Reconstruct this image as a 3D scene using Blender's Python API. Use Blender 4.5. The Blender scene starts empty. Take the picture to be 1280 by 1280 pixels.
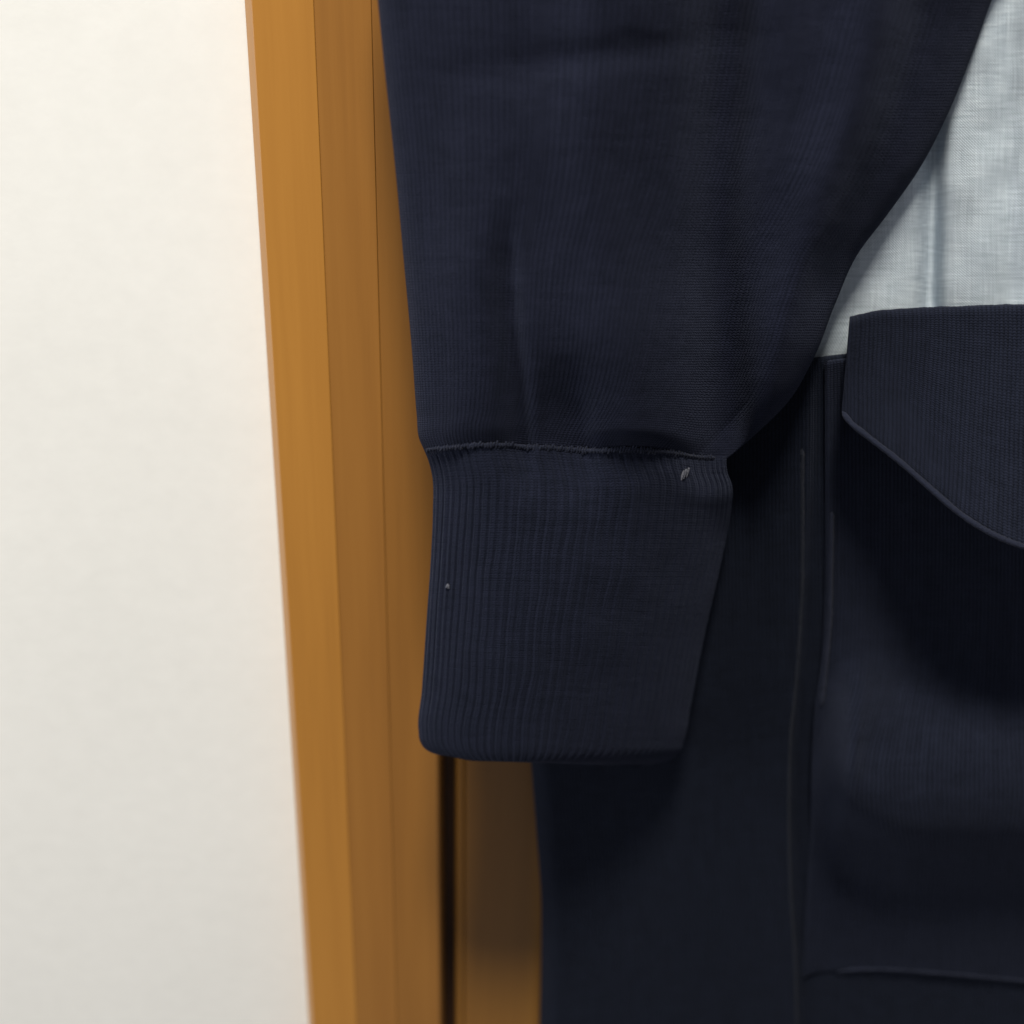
import bpy, math, random
import numpy as np
from mathutils import Matrix, Vector

random.seed(7)
rng = np.random.default_rng(7)
S = bpy.context.scene
COL = S.collection

# ------------------------------------------------------------------ camera
F, CX, CY = 1600.0, 640.0, 640.0            # focal length in photo pixels, picture centre
PITCH, ROLL, DIST = math.radians(24), math.radians(1.1), 0.48
fwd = np.array([0, math.cos(PITCH), -math.sin(PITCH)])
r0 = np.array([1.0, 0, 0])
u0 = np.array([0, math.sin(PITCH), math.cos(PITCH)])
right = r0 * math.cos(ROLL) + u0 * math.sin(ROLL)
up = -r0 * math.sin(ROLL) + u0 * math.cos(ROLL)
CAM = np.array([0, -0.04, 1.2]) - fwd * DIST
cd = bpy.data.cameras.new("camera")
cam = bpy.data.objects.new("camera", cd)
COL.objects.link(cam)
cd.sensor_width = 36
cd.lens = 36 * F / 1280
cd.clip_start = 0.01
cd.clip_end = 50
m = Matrix.Identity(4)
for i in range(3):
    m[i][0], m[i][1], m[i][2], m[i][3] = right[i], up[i], -fwd[i], CAM[i]
cam.matrix_world = m
cd.dof.use_dof = True
cd.dof.focus_distance = 0.442
cd.dof.aperture_fstop = 4.8
S.camera = cam

# ------------------------------------------------------------------ light
W = bpy.data.worlds.new("World")
S.world = W
W.use_nodes = True
bg = W.node_tree.nodes["Background"]
bg.inputs[0].default_value = (0.95, 0.95, 1.0, 1)
bg.inputs[1].default_value = 0.19
ld = bpy.data.lights.new("ceiling_lamp", 'AREA')
ld.shape = 'DISK'
ld.size = 0.42
ld.energy = 78
ld.color = (1.0, 0.95, 0.84)
lamp = bpy.data.objects.new("ceiling_lamp", ld)
COL.objects.link(lamp)
lamp.location = (-0.05, -0.95, 3.25)
lamp.rotation_euler = (Vector((0, 0, 1.2)) - lamp.location).to_track_quat('-Z', 'Y').to_euler()
wd = bpy.data.lights.new("side_fill_light", 'AREA')  # added fill from an unseen source at left, shades the folds sideways
wd.shape = 'RECTANGLE'
wd.size, wd.size_y = 0.8, 1.1
wd.energy = 25
wd.color = (0.97, 0.98, 1.0)
win = bpy.data.objects.new("side_fill_light", wd)
COL.objects.link(win)
win.location = (-2.0, -0.95, 1.75)
win.rotation_euler = (Vector((0.05, 0, 1.2)) - win.location).to_track_quat('-Z', 'Y').to_euler()
S.view_settings.view_transform = 'Standard'
S.view_settings.look = 'None'
S.view_settings.exposure = 0
S.view_settings.gamma = 1
S.cycles.filter_width = 1.5
S.cycles.max_bounces = 8

# ------------------------------------------------------------------ helpers
def at(px, py, Y):
    """photo pixels + a world depth Y -> world points (n,3)"""
    px, py, Y = np.broadcast_arrays(np.asarray(px, float), np.asarray(py, float), np.asarray(Y, float))
    d = (fwd[None] * 1.0 + right[None] * ((px.ravel() - CX) / F)[:, None]
         - up[None] * ((py.ravel() - CY) / F)[:, None])
    k = (Y.ravel() - CAM[1]) / d[:, 1]
    return (CAM[None] + d * k[:, None]).reshape(px.shape + (3,))

def curve(pts):
    """smooth monotone-ish interpolation of (x, y) points as a function of x"""
    p = np.array(sorted(pts), float)
    x, y = p[:, 0], p[:, 1]
    sl = np.gradient(y, x)
    def f(q):
        q = np.asarray(q, float)
        i = np.clip(np.searchsorted(x, q) - 1, 0, len(x) - 2)
        h = x[i + 1] - x[i]
        t = (q - x[i]) / h
        tc = np.clip(t, 0, 1)
        v = ((2*tc**3 - 3*tc**2 + 1) * y[i] + (tc**3 - 2*tc**2 + tc) * h * sl[i]
             + (-2*tc**3 + 3*tc**2) * y[i + 1] + (tc**3 - tc**2) * h * sl[i + 1])
        return v + np.where(t < 0, t * h * sl[0], 0) + np.where(t > 1, (t - 1) * h * sl[-1], 0)
    return f

def sstep(a, b, x):
    t = np.clip((np.asarray(x, float) - a) / (b - a), 0, 1)
    return t * t * (3 - 2 * t)

def gauss(x, c, w):
    return np.exp(-((np.asarray(x, float) - c) / w) ** 2)

def smooth_noise(px, py, scale, seed, octaves=2):
    """cheap smooth value noise by sums of random sines (in pixels)"""
    r = np.random.default_rng(seed)
    out = np.zeros(np.broadcast(px, py).shape)
    for o in range(octaves):
        for _ in range(5):
            a = r.uniform(0, 2 * math.pi)
            k = 2 * math.pi / (scale / (1.9 ** o)) * r.uniform(0.6, 1.3)
            out += np.sin(px * math.cos(a) * k + py * math.sin(a) * k + r.uniform(0, 6.28)) / (5 * 1.7 ** o)
    return out

def grid_mesh(name, P, mat, parent=None, uv=None, closed=False, thick=0, smooth=True, flip=False):
    """P: (nt, ns, 3) grid. closed joins the last column to the first."""
    nt, ns = P.shape[:2]
    idx = np.arange(nt * ns).reshape(nt, ns)
    cols = ns if closed else ns - 1
    j = np.arange(cols)
    j2 = (j + 1) % ns
    faces = np.stack([idx[:-1][:, j], idx[:-1][:, j2], idx[1:][:, j2], idx[1:][:, j]], -1).reshape(-1, 4)
    if flip:
        faces = faces[:, ::-1]
    me = bpy.data.meshes.new(name)
    me.from_pydata(P.reshape(-1, 3).tolist(), [], faces.tolist())
    if uv is None:
        du = np.linalg.norm(np.diff(P, axis=1), axis=2)
        u = np.concatenate([np.zeros((nt, 1)), np.cumsum(du, 1)], 1)
        mid = ns // 2
        u = (u - u[:, mid:mid + 1])
        u = u / np.maximum(u[:, -1:] - u[:, :1], 1e-6) * np.mean(u[:, -1] - u[:, 0])  # wales stay continuous
        dv = np.linalg.norm(np.diff(P, axis=0), axis=2)
        v = np.concatenate([np.zeros((1, ns)), np.cumsum(dv, 0)], 0)
        v = np.repeat(v.mean(1)[:, None], ns, 1)
        uv = np.stack([u, v], -1)
    ul = me.uv_layers.new(name="UVMap")
    li = np.empty(len(me.loops), dtype=np.int32)
    me.loops.foreach_get("vertex_index", li)
    ul.data.foreach_set("uv", uv.reshape(-1, 2)[li].astype(np.float32).ravel())
    me.polygons.foreach_set("use_smooth", [smooth] * len(me.polygons))
    me.materials.append(mat)
    o = bpy.data.objects.new(name, me)
    COL.objects.link(o)
    if parent:
        o.parent = parent
    if thick:
        sm = o.modifiers.new("thickness", 'SOLIDIFY')
        sm.thickness = thick
        sm.offset = -1
        sm.use_even_offset = False
    me.update()
    return o

def tube(name, pts, rad, mat, parent=None, sides=8, wobble=0.0):
    """a soft yarn-like ridge along a list of world points"""
    pts = np.asarray(pts, float)
    n = len(pts)
    T = np.gradient(pts, axis=0)
    T /= np.linalg.norm(T, axis=1)[:, None]
    ref = np.array([0, -1.0, 0])
    A = np.cross(T, ref)
    A /= np.linalg.norm(A, axis=1)[:, None]
    B = np.cross(A, T)
    rr = np.asarray(rad) * (1 + wobble * rng.uniform(-1, 1, n)) * np.ones(n)
    rr[0] *= 0.2
    rr[-1] *= 0.2
    th = np.linspace(0, 2 * math.pi, sides, endpoint=False)
    P = (pts[:, None] + rr[:, None, None] * (np.cos(th)[None, :, None] * A[:, None] + np.sin(th)[None, :, None] * B[:, None]))
    return grid_mesh(name, P, mat, parent, closed=True)

def mesh_obj(name, verts, faces, mat, parent=None, bevel=0, smooth=False):
    me = bpy.data.meshes.new(name)
    me.from_pydata([tuple(map(float, v)) for v in verts], [], faces)
    me.materials.append(mat)
    me.update()
    o = bpy.data.objects.new(name, me)
    COL.objects.link(o)
    if parent:
        o.parent = parent
    if bevel:
        b = o.modifiers.new("bevel", 'BEVEL')
        b.width = bevel
        b.segments = 3
        b.limit_method = 'ANGLE'
        b.angle_limit = math.radians(20)
    me.polygons.foreach_set("use_smooth", [smooth] * len(me.polygons))
    return o

def tag(o, label, cat=None, group=None, kind=None):
    o["label"] = label
    if cat: o["category"] = cat
    if group: o["group"] = group
    if kind: o["kind"] = kind

def empty(name, loc):
    o = bpy.data.objects.new(name, None)
    COL.objects.link(o)
    o.location = loc
    return o

def attach(o, parent):
    """parent a mesh whose vertices are world coordinates to a placed Empty"""
    o.parent = parent
    o.matrix_parent_inverse = Matrix.Translation(parent.location).inverted()

# ------------------------------------------------------------------ materials
class N:
    def __init__(s, name):
        s.m = bpy.data.materials.new(name)
        s.m.use_nodes = True
        s.t = s.m.node_tree
        s.b = s.t.nodes["Principled BSDF"]
    def n(s, typ, **kw):
        x = s.t.nodes.new(typ)
        for k, v in kw.items():
            if k == "op": x.operation = v
            elif hasattr(x, k) and not k[0].isupper(): setattr(x, k, v)
        return x
    def l(s, a, b):
        s.t.links.new(a, b)
    def math(s, op, a, b=None):
        x = s.t.nodes.new("ShaderNodeMath")
        x.operation = op
        for i, v in enumerate((a, b)):
            if v is None: continue
            if isinstance(v, (int, float)): x.inputs[i].default_value = v
            else: s.l(v, x.inputs[i])
        return x.outputs[0]
    def noise(s, vec, scale, detail=3, rough=0.5, stretch=(1, 1, 1)):
        mp = s.t.nodes.new("ShaderNodeMapping")
        mp.inputs["Scale"].default_value = stretch
        s.l(vec, mp.inputs["Vector"])
        x = s.t.nodes.new("ShaderNodeTexNoise")
        x.inputs["Scale"].default_value = scale
        x.inputs["Detail"].default_value = detail
        x.inputs["Roughness"].default_value = rough
        s.l(mp.outputs[0], x.inputs["Vector"])
        return x.outputs["Fac"]
    def ramp(s, fac, stops):
        x = s.t.nodes.new("ShaderNodeValToRGB")
        cr = x.color_ramp
        while len(cr.elements) < len(stops): cr.elements.new(0.5)
        for e, (p, c) in zip(cr.elements, stops):
            e.position = p
            e.color = (*c, 1)
        s.l(fac, x.inputs[0])
        return x.outputs[0]
    def bump(s, height, strength, dist, prev=None):
        x = s.t.nodes.new("ShaderNodeBump")
        x.inputs["Strength"].default_value = strength
        x.inputs["Distance"].default_value = dist
        s.l(height, x.inputs["Height"])
        if prev is not None: s.l(prev, x.inputs["Normal"])
        return x.outputs[0]

def knit(name, dark, light, wale=0.0016, course=0.0009, slub=1.0, stitch=0.8, sheen=0.25):
    q = N(name)
    uv = q.t.nodes.new("ShaderNodeTexCoord").outputs["UV"]
    wob = q.noise(uv, 160, 2, 0.5)
    sep = q.t.nodes.new("ShaderNodeSeparateXYZ")
    q.l(uv, sep.inputs[0])
    U = q.math('ADD', sep.outputs[0], q.math('MULTIPLY', q.math('SUBTRACT', wob, 0.5), 0.0006))
    V = q.math('ADD', sep.outputs[1], q.math('MULTIPLY', q.math('SUBTRACT', wob, 0.5), 0.0005))
    a = q.math('MULTIPLY', U, 2 * math.pi / wale)
    wv = q.math('ABSOLUTE', q.math('SINE', q.math('MULTIPLY', a, 0.5)))            # one V column per wale
    b = q.math('ADD', q.math('MULTIPLY', V, 2 * math.pi / course), q.math('MULTIPLY', wv, 2.4))
    st = q.math('SINE', b)
    pat = q.math('ADD', q.math('MULTIPLY', wv, 0.6), q.math('MULTIPLY', st, 0.22))
    fuzz = q.noise(uv, 1500, 3, 0.7)
    slubs = q.noise(uv, 420, 3, 0.6, (0.16, 1.0, 1))
    mott = q.noise(uv, 130, 4, 0.65)
    h = q.math('ADD', q.math('MULTIPLY', pat, stitch), q.math('MULTIPLY', fuzz, 0.8))
    nb = q.bump(h, 0.9, 0.0005)
    nb = q.bump(slubs, 0.45 * slub, 0.0008, nb)
    nb = q.bump(mott, 0.10, 0.003, nb)
    q.l(nb, q.b.inputs["Normal"])
    streak = q.noise(uv, 520, 2, 0.6, (1.0, 0.05, 1))
    f = 0.55
    for src, mid, k in ((slubs, 0.5, 0.7 * slub), (mott, 0.5, 0.75), (streak, 0.5, 0.6), (wv, 0.62, 0.60 * stitch), (fuzz, 0.5, 1.7)):
        f = q.math('ADD', q.math('MULTIPLY', q.math('SUBTRACT', src, mid), k), f)
    c = q.ramp(f, [(0.08, dark), (1.0, light)])
    q.l(c, q.b.inputs["Base Color"])
    q.b.inputs["Roughness"].default_value = 0.92
    q.b.inputs["Specular IOR Level"].default_value = 0.07
    q.b.inputs["Sheen Weight"].default_value = sheen
    q.b.inputs["Sheen Roughness"].default_value = 0.55
    q.b.inputs["Sheen Tint"].default_value = (0.35, 0.40, 0.60, 1)
    return q.m

def yarn(name, col):
    q = N(name)
    gc = q.t.nodes.new("ShaderNodeTexCoord").outputs["Object"]
    f = q.noise(gc, 1500, 3, 0.6)
    q.l(q.ramp(f, [(0.25, tuple(c * 0.55 for c in col)), (0.8, col)]), q.b.inputs["Base Color"])
    q.l(q.bump(f, 0.8, 0.0005), q.b.inputs["Normal"])
    q.b.inputs["Roughness"].default_value = 0.95
    q.b.inputs["Specular IOR Level"].default_value = 0.1
    q.b.inputs["Sheen Weight"].default_value = 0.05
    return q.m

def linen():
    q = N("white_woven_linen")
    uv = q.t.nodes.new("ShaderNodeTexCoord").outputs["UV"]
    sep = q.t.nodes.new("ShaderNodeSeparateXYZ")
    wob = q.noise(uv, 200, 2)
    q.l(uv, sep.inputs[0])
    wb = q.math('MULTIPLY', q.math('SUBTRACT', wob, 0.5), 0.0008)
    k = 2 * math.pi / 0.00095
    su = q.math('SINE', q.math('MULTIPLY', q.math('ADD', sep.outputs[0], wb), k))
    sv = q.math('SINE', q.math('MULTIPLY', q.math('ADD', sep.outputs[1], wb), k))
    weave = q.math('MULTIPLY', su, sv)
    weft = q.noise(uv, 850, 2, 0.6, (0.12, 1, 1))       # thick and thin threads running across
    warp = q.noise(uv, 1400, 2, 0.6, (1, 0.04, 1))       # and down
    f = q.math('ADD', q.math('MULTIPLY', weft, 0.42), q.math('MULTIPLY', warp, 0.33))
    f = q.math('ADD', f, q.math('MULTIPLY', q.noise(uv, 95, 2, 0.5, (1, 0.05, 1)), 0.14))
    f = q.math('ADD', f, 0.055)
    f = q.math('ADD', f, q.math('MULTIPLY', weave, 0.07))
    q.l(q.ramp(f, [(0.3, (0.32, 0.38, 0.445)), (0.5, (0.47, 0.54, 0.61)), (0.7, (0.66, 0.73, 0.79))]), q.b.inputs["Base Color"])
    nb = q.bump(weave, 0.15, 0.0003)
    nb = q.bump(f, 0.4, 0.0009, nb)
    q.l(nb, q.b.inputs["Normal"])
    q.b.inputs["Roughness"].default_value = 0.85
    q.b.inputs["Specular IOR Level"].default_value = 0.2
    return q.m

def wood(name, stops, rough=0.38):
    q = N(name)
    oc = q.t.nodes.new("ShaderNodeTexCoord").outputs["Object"]
    g1 = q.noise(oc, 26, 5, 0.6, (1, 1, 0.05))
    g2 = q.noise(oc, 260, 4, 0.6, (1, 1, 0.03))
    g3 = q.noise(oc, 5, 3, 0.5, (1, 1, 0.5))
    f = q.math('ADD', q.math('MULTIPLY', g1, 0.55), q.math('MULTIPLY', g2, 0.2))
    f = q.math('ADD', f, q.math('MULTIPLY', g3, 0.25))
    q.l(q.ramp(f, stops), q.b.inputs["Base Color"])
    q.l(q.bump(g2, 0.12, 0.001), q.b.inputs["Normal"])
    q.b.inputs["Roughness"].default_value = rough
    q.b.inputs["Coat Weight"].default_value = 0.15
    q.b.inputs["Coat Roughness"].default_value = 0.3
    return q.m

def plaster():
    q = N("white_wallpaper")
    oc = q.t.nodes.new("ShaderNodeTexCoord").outputs["Object"]
    a = q.noise(oc, 90, 4, 0.6, (1, 1, 1.2))
    b = q.noise(oc, 420, 3, 0.6)
    c = q.noise(oc, 9, 3, 0.5)
    f = q.math('ADD', q.math('MULTIPLY', a, 0.5), q.math('MULTIPLY', c, 0.5))
    q.l(q.ramp(f, [(0.3, (0.76, 0.755, 0.73)), (0.7, (0.82, 0.815, 0.79))]), q.b.inputs["Base Color"])
    nb = q.bump(a, 0.06, 0.0012)
    nb = q.bump(b, 0.06, 0.0006, nb)
    q.l(nb, q.b.inputs["Normal"])
    q.b.inputs["Roughness"].default_value = 0.8
    q.b.inputs["Specular IOR Level"].default_value = 0.2
    return q.m

M_WALL = plaster()
WST = [(0.34, (0.31, 0.130, 0.019)), (0.5, (0.395, 0.171, 0.026)), (0.66, (0.46, 0.207, 0.034))]
M_WOOD = wood("honey_varnished_wood", WST)
M_WOOD2 = wood("honey_wood_darker", [(p, tuple(x * k for x, k in zip(c, (0.72, 0.70, 0.75)))) for p, c in WST])  # casing wood colours scaled darker, the next strip darker still
M_WOOD3 = wood("honey_wood_darkest", [(p, tuple(x * k for x, k in zip(c, (0.64, 0.62, 0.64)))) for p, c in WST])
M_DOOR = wood("amber_door_wood", [(0.28, (0.28, 0.122, 0.019)), (0.5, (0.35, 0.158, 0.026)), (0.72, (0.41, 0.195, 0.035))], 0.35)
M_GAP = wood("dark_groove_wood", [(0.3, (0.06, 0.024, 0.008)), (0.7, (0.10, 0.04, 0.012))], 0.6)
M_SLEEVE = knit("navy_slub_jersey", (0.0035, 0.0048, 0.0105), (0.0116, 0.0134, 0.0275), slub=0.6, sheen=0.12)
M_CUFF = knit("navy_rib_knit", (0.0035, 0.0050, 0.0105), (0.0108, 0.0128, 0.0262), wale=0.0015, course=0.0010, slub=0.9, stitch=0.5, sheen=0.12)
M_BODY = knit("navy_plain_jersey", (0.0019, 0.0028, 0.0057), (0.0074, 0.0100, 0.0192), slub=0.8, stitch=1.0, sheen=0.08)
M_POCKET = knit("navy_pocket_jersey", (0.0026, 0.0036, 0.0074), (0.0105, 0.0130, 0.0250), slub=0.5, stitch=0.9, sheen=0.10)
M_SEAM = yarn("navy_seam_yarn", (0.017, 0.0205, 0.038))
M_EDGE = yarn("navy_edge_yarn", (0.014, 0.017, 0.028))
M_PALE = yarn("pale_tacking_thread", (0.15, 0.155, 0.19))
M_LINEN = linen()

# ------------------------------------------------------------------ setting: wall, frame, door
Z0, Z1 = 0.55, 1.75
YW = 0.0
def xcol(px, Y, py=640):
    return float(at(px, py, Y)[0])

x_l = xcol(345.5, 0.0)
w = 1.2
wallv = [(-w, 0, Z0), (x_l + 0.004, 0, Z0), (x_l + 0.004, 0, Z1), (-w, 0, Z1),
         (-w, 0.09, Z0), (x_l + 0.004, 0.09, Z0), (x_l + 0.004, 0.09, Z1), (-w, 0.09, Z1)]
wall = mesh_obj("wall", wallv, [(0, 1, 2, 3), (5, 4, 7, 6), (1, 5, 6, 2), (4, 0, 3, 7), (3, 2, 6, 7), (4, 5, 1, 0)], M_WALL)
tag(wall, "white papered wall beside the wooden door frame", kind="structure")

def strip(name, prof, mat, bevel):
    """extrude an (x, y) outline vertically"""
    n = len(prof)
    v = [(x, y, Z0) for x, y in prof] + [(x, y, Z1) for x, y in prof]
    f = [(i, (i + 1) % n, n + (i + 1) % n, n + i) for i in range(n)]
    f += [tuple(range(n))[::-1], tuple(range(n, 2 * n))]
    return mesh_obj(name, v, f, mat, bevel=bevel)

Y1, Y2, Y3, YD = -0.020, -0.0198, -0.0196, 0.010
frame = empty("door_frame", (xcol(450, -0.01), 0, Z0))
tag(frame, "honey coloured varnished door frame with stepped moulding beside the white wall", "door frame")
a0, a1 = xcol(347, -0.012), xcol(419, Y1)
o = strip("casing", [(a0, -0.0003), (a0, -0.014), (a0 + 0.0035, Y1), (a1, Y1), (a1, 0.02), (a0 + 0.0045, 0.02)], M_WOOD, 0.0003)
attach(o, frame)
b1 = xcol(480, Y2)
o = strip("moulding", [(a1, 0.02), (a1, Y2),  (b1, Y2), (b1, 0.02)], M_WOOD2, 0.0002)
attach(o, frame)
c1 = xcol(547, Y3)
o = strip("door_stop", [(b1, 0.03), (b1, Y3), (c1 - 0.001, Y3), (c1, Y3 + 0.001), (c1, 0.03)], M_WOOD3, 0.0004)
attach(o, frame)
g1 = xcol(569, YD)
o = strip("groove", [(c1 + 0.0002, 0.035), (c1 + 0.0002, 0.022), (g1 - 0.0002, 0.022), (g1 - 0.0002, 0.035)], M_GAP, 0)
attach(o, frame)

door = empty("door", (xcol(800, YD), 0, Z0))
tag(door, "darker brown wooden door behind the hanging navy sweater", "door")
g2 = xcol(581, YD)
o = strip("edge_strip", [(g1, 0.03), (g1, YD - 0.0015), (g2, YD - 0.0015), (g2, 0.03)], M_DOOR, 0.0015)
attach(o, door)
o = strip("panel", [(g2 + 0.0002, 0.03), (g2 + 0.0002, YD), (0.75, YD), (0.75, 0.03)], M_DOOR, 0.0006)
attach(o, door)

# ------------------------------------------------------------------ the sweater
YB = -0.040      # front face of the body
sweater = empty("sweater", tuple(map(float, at(860, 1500, YB))))
tag(sweater, "navy knit sweater with ribbed cuff, white woven front and flap pocket hanging before the door", "sweater")

# --- sleeve
SL = curve([(-260, 448), (-120, 460), (0, 472), (80, 480), (200, 493), (330, 505), (440, 515), (520, 521), (548, 524), (562, 530)])
SR = curve([(-260, 1375), (-120, 1300), (0, 1240), (60, 1218), (140, 1186), (210, 1150), (270, 1108), (318, 1072), (380, 1044), (450, 1016), (500, 985), (540, 938), (566, 905)])
def YC(py):
    return -0.0695 + 0.012 * sstep(900, -100, py)

def sleeve_folds(px, py):
    f = np.zeros(np.broadcast(px, py).shape)
    def ridge(pts, amp, wl, wr=None):
        nonlocal f
        wr = wr or wl
        p = np.array(pts, float)
        c = curve([(a[1], a[0]) for a in pts])(py)
        y0, y1 = p[:, 1].min(), p[:, 1].max()
        win = sstep(y0 - 60, y0 + 40, py) * (1 - sstep(y1 - 25, y1 + 15, py))
        d = px - c
        f = f + amp * win * np.where(d < 0, np.exp(-(d / wl) ** 2), np.exp(-(d / wr) ** 2))
    ridge([(610, -300), (620, 100), (600, 560)], 2.0, 60)
    ridge([(636, 300), (640, 400), (652, 500), (662, 640)], -2.9, 26, 11)             # sharp crease above the seam
    ridge([(668, 360), (674, 460), (684, 640)], 1.3, 18, 28)
    ridge([(760, -200), (745, 240), (790, 560)], 4.5, 50, 70)            # main lit ridge
    ridge([(930, -300), (905, 100), (900, 320), (925, 620)], -10.0, 46, 40)   # long dark valley
    ridge([(1130, -250), (1075, 120), (1030, 260), (970, 480), (930, 640)], 6.0, 46, 42)
    ridge([(1160, 0), (1090, 230), (1030, 380)], -2.0, 20, 24)
    f = f + 1.0 * gauss(px, 700, 55) * gauss(py, 410, 70)                # gathers puffing over the cuff
    f = f - 2.6 * sstep(656, 684, px) * sstep(752, 726, px - 0.12 * (py - 540)) * sstep(430, 555, py)
    f = f + 0.5 * gauss(px, 810, 60) * gauss(py, 540, 90)
    f = f + 1.3 * gauss(px, 580, 50) * gauss(py, 540, 80)
    f = f - 1.1 * gauss(px + 0.35 * (py - 70), 760, 160) * gauss(py + 0.12 * (px - 700), 75, 22)
    f = f + 0.9 * smooth_noise(px, py, 210, 3, 2)
    f = f + 0.10 * smooth_noise(px, py, 60, 5, 2)
    return f * 0.0017

seam_y = curve([(530, 562), (580, 557), (620, 556), (655, 558), (690, 560), (735, 563), (790, 562), (840, 566), (880, 572), (902, 572)])

def tube_from_outline(L, R, ys, nth, depth_f, depth_b, folds):
    th = np.linspace(0, 2 * math.pi, nth, endpoint=False)
    P = np.zeros((len(ys), nth, 3))
    for r, py in enumerate(ys):
        l, rr = float(L(py)), float(R(py))
        s = 0.5 - 0.5 * np.cos(th)
        px = l + (rr - l) * s
        sn = np.sin(th)
        front = sn >= -1e-9
        yc = float(YC(py)) + 0.021 * s ** 1.5 * (0.75 + 0.25 * float(sstep(560, 330, py)))
        a = np.abs(sn) ** 0.8
        df = depth_f(py)
        y = np.where(front, yc - df * a, yc + depth_b(py) * a)
        if folds is not None:
            y = y - np.where(front, folds(px, np.full_like(px, py)) * np.clip(np.abs(sn) * 1.6, 0, 1), 0)
        pw = py + (seam_y(px) - 562) * sstep(470, 562, py)
        Pf = at(px, pw, y)
        Pc = at(px, pw, np.zeros_like(px) + yc)
        Pc[:, 1] = y
        P[r] = np.where(front[:, None], Pf, Pc)
    return P

def bands_uv(P, ref_row):
    ring = np.linalg.norm(np.diff(np.concatenate([P[ref_row], P[ref_row][:1]]), axis=0), axis=1)
    u = np.concatenate([[0], np.cumsum(ring)[:-1]])
    v = np.concatenate([[0], np.cumsum(np.linalg.norm(np.diff(P.mean(1), axis=0), axis=1))])
    return np.stack(np.broadcast_arrays(u[None, :], v[:, None]), -1)

ys = np.concatenate([np.linspace(-260, 562, 230), np.linspace(565, 576, 5)])
P = tube_from_outline(SL, SR, ys, 420,
                      lambda y: 0.022 - 0.008 * float(sstep(400, 566, y)) - 0.007 * float(sstep(562, 577, y)), lambda y: 0.005, sleeve_folds)
sleeve = grid_mesh("sleeve", P, M_SLEEVE, closed=True, uv=bands_uv(P, 190))
attach(sleeve, sweater)

# --- cuff: ribs are geometry
CL = curve([(560, 529), (575, 535), (595, 540), (640, 541), (690, 539), (780, 533), (870, 527), (918, 523), (934, 526), (942, 532), (947, 541), (951, 556)])
CR = curve([(560, 908), (580, 909), (600, 915), (635, 914), (700, 902), (790, 881), (880, 863), (920, 855), (934, 849), (942, 838), (947, 822), (951, 796)])
NR, PER = 76, 8
nth = NR * PER
th = np.linspace(0, 2 * math.pi, nth, endpoint=False)
rib = np.abs(np.cos(np.arange(nth) * math.pi / PER)) ** 0.7
rows = np.concatenate([np.linspace(560, 920, 130), np.linspace(923, 950, 14)])
P = np.zeros((len(rows), nth, 3))
for r, py in enumerate(rows):
    l, rr = float(CL(py)), float(CR(py))
    s = (0.5 - 0.5 * np.cos(th)) * 0.55 + 0.45 * np.where(th < math.pi, th / math.pi, 2 - th / math.pi)
    px = l + (rr - l) * s
    sn = np.sin(th)
    px = px + np.abs(sn) * (2.2 * smooth_noise(px, np.full_like(px, py), 90, 61, 2) + 5.0 * smooth_noise(px, np.full_like(px, py), 330, 62, 1))
    front = sn >= -1e-9
    a = np.abs(sn) ** 0.7
    yc = float(YC(py))
    # the hem sags a little to the right
    pyl = py + (6 * sstep(0.0, 0.16, s) + 8 * s - 6) * sstep(600, 945, py) * 0.9 
    pyl = pyl + (seam_y(px) - 562) * sstep(660, 562, py)
    puff = 0.0115 + 0.0030 * float(sstep(680, 560, py)) + 0.0022 * math.sin((py - 560) / 386 * math.pi)
    fold = (0.0016 * gauss(px, 640, 60) * gauss(py, 640, 120) - 0.0012 * gauss(px, 690, 34) * gauss(py, 580, 60)
            + 0.0022 * gauss(px, 800, 60) * gauss(py, 610, 110) - 0.0015 * gauss(px, 740, 70) * gauss(py, 860, 80)
            + 0.0010 * gauss(px, 600, 60) * gauss(py, 840, 70) + 0.0005 * smooth_noise(px, pyl, 170, 11, 2))
    fold = fold + sleeve_folds(px, np.full_like(px, py)) * sstep(650, 562, py)
    roll = 0.0035 * (1 - math.sqrt(max(0, 1 - max(0, (py - 930) / 20.5) ** 2)))
    ribh = 0.00046 * rib * (1 + 0.35 * smooth_noise(px, pyl, 120, 13, 1)) * sstep(558, 575, py)
    cbk = float(sstep(562, 680, py))
    CB = (1 - cbk) * 0.0158 * s ** 1.5 + cbk * 0.028 * s ** 2.8
    y = np.where(front, yc - puff * a - (fold + 0) * np.clip(np.abs(sn) * 1.6, 0, 1) + roll * a - ribh + CB, yc + 0.010 * a - roll * a + ribh * 0.3 + CB)
    Pf = at(px, pyl, y)
    Pc = at(px, pyl, yc + CB)
    Pc[:, 1] = y
    P[r] = np.where(front[:, None], Pf, Pc)
# turn the hem back up inside
inner = []
cen = P[-1].mean(0)
for k, (dz, sc) in enumerate(((0.0002, 0.93), (0.0025, 0.90), (0.02, 0.88), (0.05, 0.86))):
    q = P[-1].copy()
    q[:, 0] = cen[0] + (q[:, 0] - cen[0]) * (1 - (1 - sc) * 0.35)
    q[:, 1] = cen[1] + (q[:, 1] - cen[1]) * sc
    q[:, 2] += dz
    inner.append(q)
P = np.concatenate([P, np.array(inner)], 0)
cuff = grid_mesh("cuff", P, M_CUFF, closed=True, uv=bands_uv(P, 70))
cuff.parent = sleeve

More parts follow.
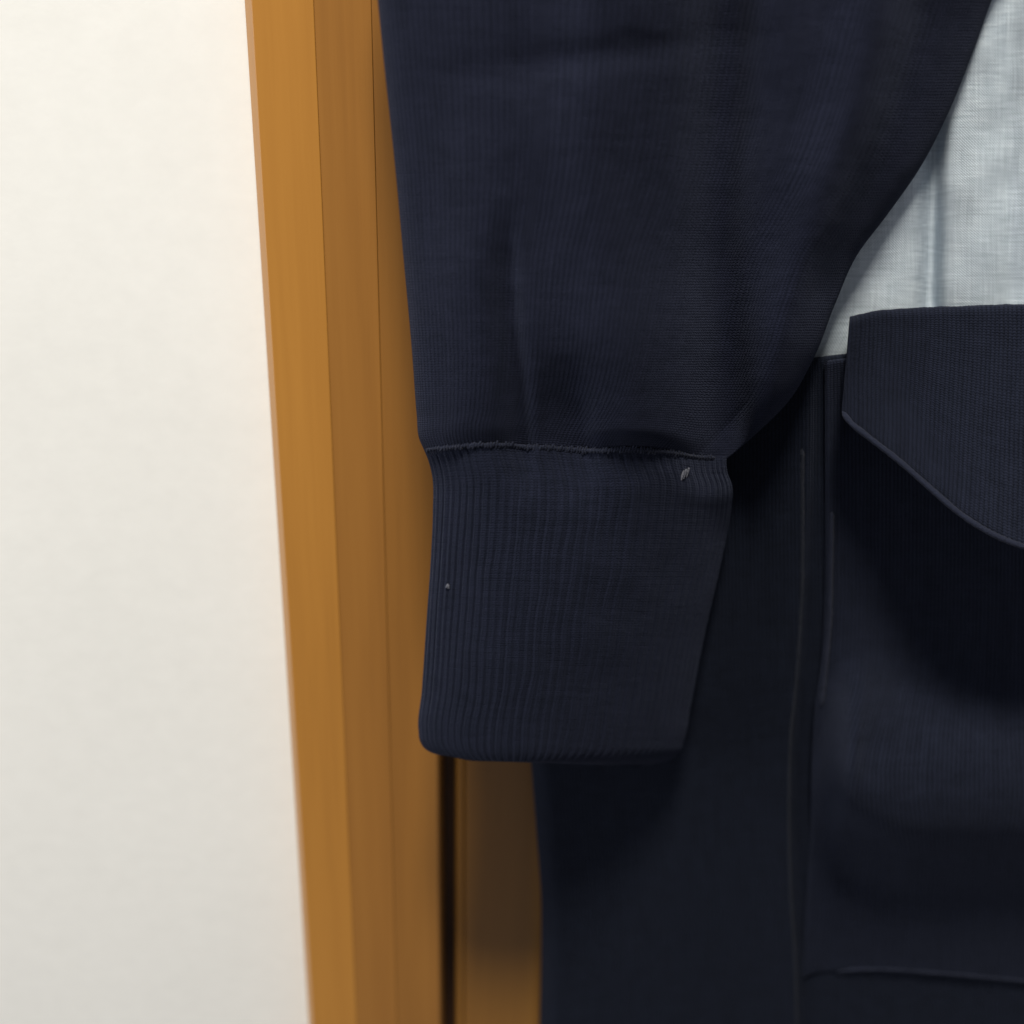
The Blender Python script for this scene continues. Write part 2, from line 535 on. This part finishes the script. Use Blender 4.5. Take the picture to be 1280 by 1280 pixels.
# --- seam where the sleeve joins the cuff: overlocked stitches
from mathutils.bvhtree import BVHTree
def bvh_of(o):
    me = o.data
    return BVHTree.FromPolygons([v.co.copy() for v in me.vertices], [tuple(p.vertices) for p in me.polygons])
def drop(bv, px, py, lift=0.0):
    """the first point of a surface under a photo pixel"""
    q = at(px, py, YB)
    d = Vector(q - CAM).normalized()
    h = bv.ray_cast(Vector(CAM), d)
    if h[0] is None: return None
    return np.array(h[0]) + np.array(h[1] if h[1].dot(d) < 0 else -h[1]) * lift

bS, bC = bvh_of(sleeve), bvh_of(cuff)
VV, FF = [], []
def add_stitch(p, ax, side, nrm, ln, wd, ht, end=.35):
    """a small rounded loop of yarn"""
    b = len(VV)
    for i, (k, w_) in enumerate(((-1, end), (-.6, .9), (0, 1), (.6, .9), (1, end))):
        c = p + ax * ln * k
        for j in range(6):
            t = j * math.pi / 3
            VV.append(c + side * math.cos(t) * wd * w_ + nrm * math.sin(t) * ht * w_)
    for i in range(4):
        for j in range(6):
            FF.append((b + i*6 + j, b + i*6 + (j+1) % 6, b + (i+1)*6 + (j+1) % 6, b + (i+1)*6 + j))
SP, SX = [], np.arange(531, 896, 3.6)
for px in SX:
    py = float(seam_y(px))
    hs = [h for h in (drop(bv, px, py) for bv in (bS, bC)) if h is not None]
    SP.append(min(hs, key=lambda h: h[1]) if hs else SP[-1])
SP = np.array(SP)
for k in range(3):                                   # the seam bridges the little steps between the two fabrics
    Q = SP.copy()
    Q[1:-1] = (SP[:-2] + SP[1:-1] * 2 + SP[2:]) / 4
    SP = Q
SP[:, 1] += 0.0002
ridge_t = tube("cuff_seam_ridge", SP, 0.0006, M_SEAM, None, 9, 0.12)
ridge_t.name = "seam_ridge"
for p in SP[1:-1]:
    t = random.uniform(-0.3, 0.3) + 0.3
    ax = np.array([math.sin(t), 0, math.cos(t)])
    side = np.array([math.cos(t), 0, -math.sin(t)])
    add_stitch(p + np.array([0, -0.0004, random.uniform(-1, 1) * 0.0003]), ax, side, np.array([0, -1.0, 0.2]), random.uniform(0.0008, 0.0015), random.uniform(0.0004, 0.0006), 0.0003)
seam = mesh_obj("cuff_seam", VV, FF, M_SEAM, smooth=True)
seam["kind"] = "stuff"
seam.parent = sleeve

# the pale tack at the end of the seam
VV, FF = [], []
for dx, dy in ((0, 0), (3.2, -1.5), (-3.0, 2)):
    h = drop(bC, 855 + dx, 592 + dy, 0.0004)
    add_stitch(h, np.array([0.22, 0, 0.97]), np.array([0.97, 0, -0.22]), np.array([0, -1, 0.2]), 0.0019, 0.0005, 0.0003, 0.8)
tack = mesh_obj("tack_stitch", VV, FF, M_PALE, smooth=True)
tack["label"] = "short pale thread tack near the right end of the cuff seam"
tack.parent = sleeve

# --- lower body of the sweater
BL = curve([(380, 652), (700, 655), (955, 664), (1050, 671), (1120, 676), (1200, 676), (1280, 674), (1500, 672)])
def body_top(px):
    return 452 - 0.12 * (px - 1020)
def TILT(py):
    return 0.022 * np.clip((np.asarray(py, float) - 420) / 900.0, 0, 1.2)
def body_h(px, py):
    h = 0.5 * smooth_noise(px, py, 420, 21, 2) + 0.25 * smooth_noise(px, py, 130, 22, 2)
    A = curve([(430, 1012), (600, 1008), (700, 1002), (800, 997), (900, 989), (1000, 986), (1130, 990), (1250, 996), (1500, 1000)])(py)
    d = px - A
    h = h + 2.4 * np.where(d < 0, np.exp(-(d / 34.0) ** 2), np.exp(-(d / 7.0) ** 2))      # fold that drops off on its right
    h = h + 2.0 * gauss(px, 860, 60) * gauss(py, 700, 300)
    h = h - 1.2 * gauss(px, 760, 60) * gauss(py, 1080, 160)
    return h * 0.001
ny, nx = 200, 260
tt = np.linspace(0, 1, ny)[:, None]
ss = np.linspace(0, 1, nx)[None, :] ** 1.15
XR = 1560
top0 = 452.0
pyy = 0
py0 = np.full((1, nx), 0.0)
l_mid = 672.0
pxg0 = l_mid + (XR - l_mid) * ss
topg = body_top(pxg0)
py = topg + (1560 - topg) * tt
px = BL(py) + (XR - BL(py)) * ss
edge = np.clip((px - BL(py)) / 26.0, 0, 1)
Y = YB + TILT(py) + 0.011 * (1 - np.sqrt(1 - (1 - edge) ** 2)) - body_h(px, py) * sstep(0, 30, px - BL(py))
P = at(px, py, Y)
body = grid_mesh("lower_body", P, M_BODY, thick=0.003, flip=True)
attach(body, sweater)
bB = bvh_of(body)

# --- white woven front panel above
lx = np.linspace(880, 1600, 200)[None, :]
ly = np.linspace(-220, 620, 120)[:, None]
fold = (-6.0 * gauss(lx - 0.02 * (200 - ly), 1166, 13) * sstep(90, 190, ly) - 1.2 * gauss(lx, 1160, 34)
        + 1.6 * gauss(lx, 1110, 32) + 1.2 * gauss(lx, 1225, 24) - 1.0 * gauss(lx, 1262, 14)
        + 1.4 * gauss(lx, 1310, 30) - 1.5 * gauss(lx, 1400, 30) + 0.7 * smooth_noise(lx, ly, 200, 31, 2) + 0.25 * smooth_noise(lx, ly, 60, 32, 1))
P = at(lx + 0 * ly, ly + 0 * lx, YB + 0.0060 + 1.3 * TILT(ly) - fold * 0.0014 * sstep(470, 380, ly) + 0.004 * sstep(440, 520, ly))
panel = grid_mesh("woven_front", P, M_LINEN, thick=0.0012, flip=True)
panel["label"] = "white slubby woven front panel above the pocket"
attach(panel, sweater)

# --- pocket
PL = curve([(440, 1030), (600, 1031), (700, 1031), (760, 1030), (830, 1026), (880, 1019), (960, 1014), (1040, 1013), (1120, 1008), (1180, 1004), (1232, 1001)])
prof = curve([(440, 1.5), (560, 1.5), (700, 1.8), (800, 3.0), (860, 9), (900, 18), (940, 27), (975, 33), (1010, 36), (1040, 33), (1080, 17), (1115, 6), (1170, 3.4), (1212, 1.6), (1240, 0.4)])
ny, nx = 220, 240
ss = np.linspace(0, 1, nx)[None, :] ** 1.3
tt = np.linspace(0, 1, ny)[:, None]
PXR = 1500
pxg = 1020 + (PXR - 1020) * ss
bot = curve([(1000, 1244), (1012, 1231), (1030, 1220), (1055, 1215), (1100, 1214), (1180, 1219), (1280, 1228), (1400, 1236), (1520, 1230)])
tp = body_top(pxg) + 1.5
py = tp + (bot(pxg) - tp) * tt
px = PL(py) + (PXR - PL(py)) * ss
lf = sstep(0, 1, (px - PL(py)) / (40 + 20 * sstep(1120, 900, py)))
h = 1.2 + (prof(py + 62 * sstep(1160, 1005, px) ** 1.5) - 1.0) * (0.10 + 0.90 * lf)
h = h + 1.3 * np.exp(-((px - PL(py)) / 9.0) ** 2) * (1 - 0.9 * sstep(880, 960, py))                # raised left edge
h = h + (1.6 * gauss(px, 1185, 60) * gauss(py, 950, 45) + 1.2 * gauss(px, 1050, 18) * gauss(py, 955, 60)
         - 1.6 * gauss(px, 1085, 22) * gauss(py, 940, 32) + 0.5 * smooth_noise(px, py, 150, 41, 2))
eg = np.clip((px - PL(py)) / 7.0, 0, 1)
Yp = YB + TILT(py) - h * 0.001 - 0.0008 + 0.0022 * (1 - np.sqrt(1 - (1 - eg) ** 2))
P = at(px, py, Yp)
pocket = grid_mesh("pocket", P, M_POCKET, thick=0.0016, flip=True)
attach(pocket, sweater)
bP = bvh_of(pocket)

def ridge_on(name, bv, pts, rad, mat, parent, step=4, lift=0.0001, wob=0.35):
    p = np.array(pts, float)
    t = np.concatenate([[0], np.cumsum(np.hypot(*np.diff(p, axis=0).T))])
    fx, fy = curve(list(zip(t, p[:, 0]))), curve(list(zip(t, p[:, 1])))
    W_ = []
    for k in np.arange(0, t[-1], step):
        h_ = drop(bv, float(fx(k)), float(fy(k)), lift)
        if h_ is not None: W_.append(h_ + rng.uniform(-1, 1, 3) * 0.00012)
    o_ = tube(name, W_, rad, mat, None, 7, wob)
    o_.parent = parent
    return o_
ridge_on("pocket_seam", bP, [(1040, 640), (1039, 700), (1037, 780), (1032, 840), (1027, 885)], 0.0008, M_SEAM, pocket, wob=0.15)
ridge_on("pocket_hem", bP, [(1004, 1236), (1016, 1226), (1034, 1217), (1060, 1212), (1100, 1211), (1180, 1216), (1280, 1225), (1350, 1229)], 0.0006, M_SEAM, pocket, lift=0.0003)
ridge_on("front_seam", bB, [(1003, 560), (1001, 760), (995, 850), (988, 920), (986, 1000), (989, 1130), (993, 1190), (996, 1290)], 0.0006, M_EDGE, body, wob=0.15)

# --- pocket flap, standing out from the pocket
FT = curve([(1062, 396), (1085, 390), (1140, 385), (1210, 382), (1280, 380), (1400, 378), (1520, 382)])
FB = curve([(1050, 512), (1062, 528), (1080, 543), (1120, 574), (1160, 609), (1200, 643), (1240, 668), (1280, 684), (1330, 694), (1390, 684), (1450, 646), (1520, 600)])
nx, ny = 180, 110
ss = np.linspace(0, 1, nx)[None, :]
tt = np.linspace(0, 1, ny)[:, None]
pxt = 1062 + (1500 - 1062) * ss
pxb = 1052 + (1500 - 1052) * ss
px = pxt + (pxb - pxt) * tt
py = FT(pxt) + (FB(pxb) - FT(pxt)) * tt + (1 - tt) ** 8 * (0.9 * smooth_noise(pxt, 0 * pxt, 30, 71, 2) + rng.uniform(-0.25, 0.25, pxt.shape))
dist = np.maximum(py - FT(pxt), 0) / 300.0
out = 5.0 + 36 * dist ** 1.25 * (0.8 + 0.2 * sstep(1050, 1250, px)) + 0.5 * smooth_noise(px, py, 170, 51, 2)
out = out - 3.0 * (1 - np.sqrt(np.clip(1 - (1 - np.clip((py - FT(pxt)) / 12.0, 0, 1)) ** 2, 0, 1)))   # folded top
out = out - 2.0 * (1 - sstep(0, 16, px - (1062 - 10 * tt)))
P = at(px, py, YB - 0.001 * out)
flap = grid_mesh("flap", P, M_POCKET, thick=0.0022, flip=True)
flap.parent = pocket
E = at(pxb[0], FB(pxb[0]), YB - 0.001 * out[-1])
E[:, 1] -= 0.0007
E[:, 2] += 0.0004
lip = tube("flap_hem", E[::1], 0.0010, M_SEAM, None, 9, 0.10)
lip.parent = pocket

for o in (cuff, seam, tack, ridge_t):
    o.parent = sleeve

# ------------------------------------------------------------------ a bit of lint on the cuff
c = drop(bC, 560, 732, 0.0003)
VV, FF = [], []
for k in range(4):
    t = random.uniform(0, 3.1)
    add_stitch(c + np.array([random.uniform(-1, 1) * 0.0004, -0.0002, random.uniform(-1, 1) * 0.0004]),
               np.array([math.sin(t), 0, math.cos(t)]), np.array([math.cos(t), 0, -math.sin(t)]),
               np.array([0, -1, 0.2]), 0.0009, 0.0003, 0.0003)
lint = mesh_obj("lint", VV, FF, M_PALE, smooth=True)
tag(lint, "tiny pale lint speck on the ribbed navy cuff near its left edge", "lint")
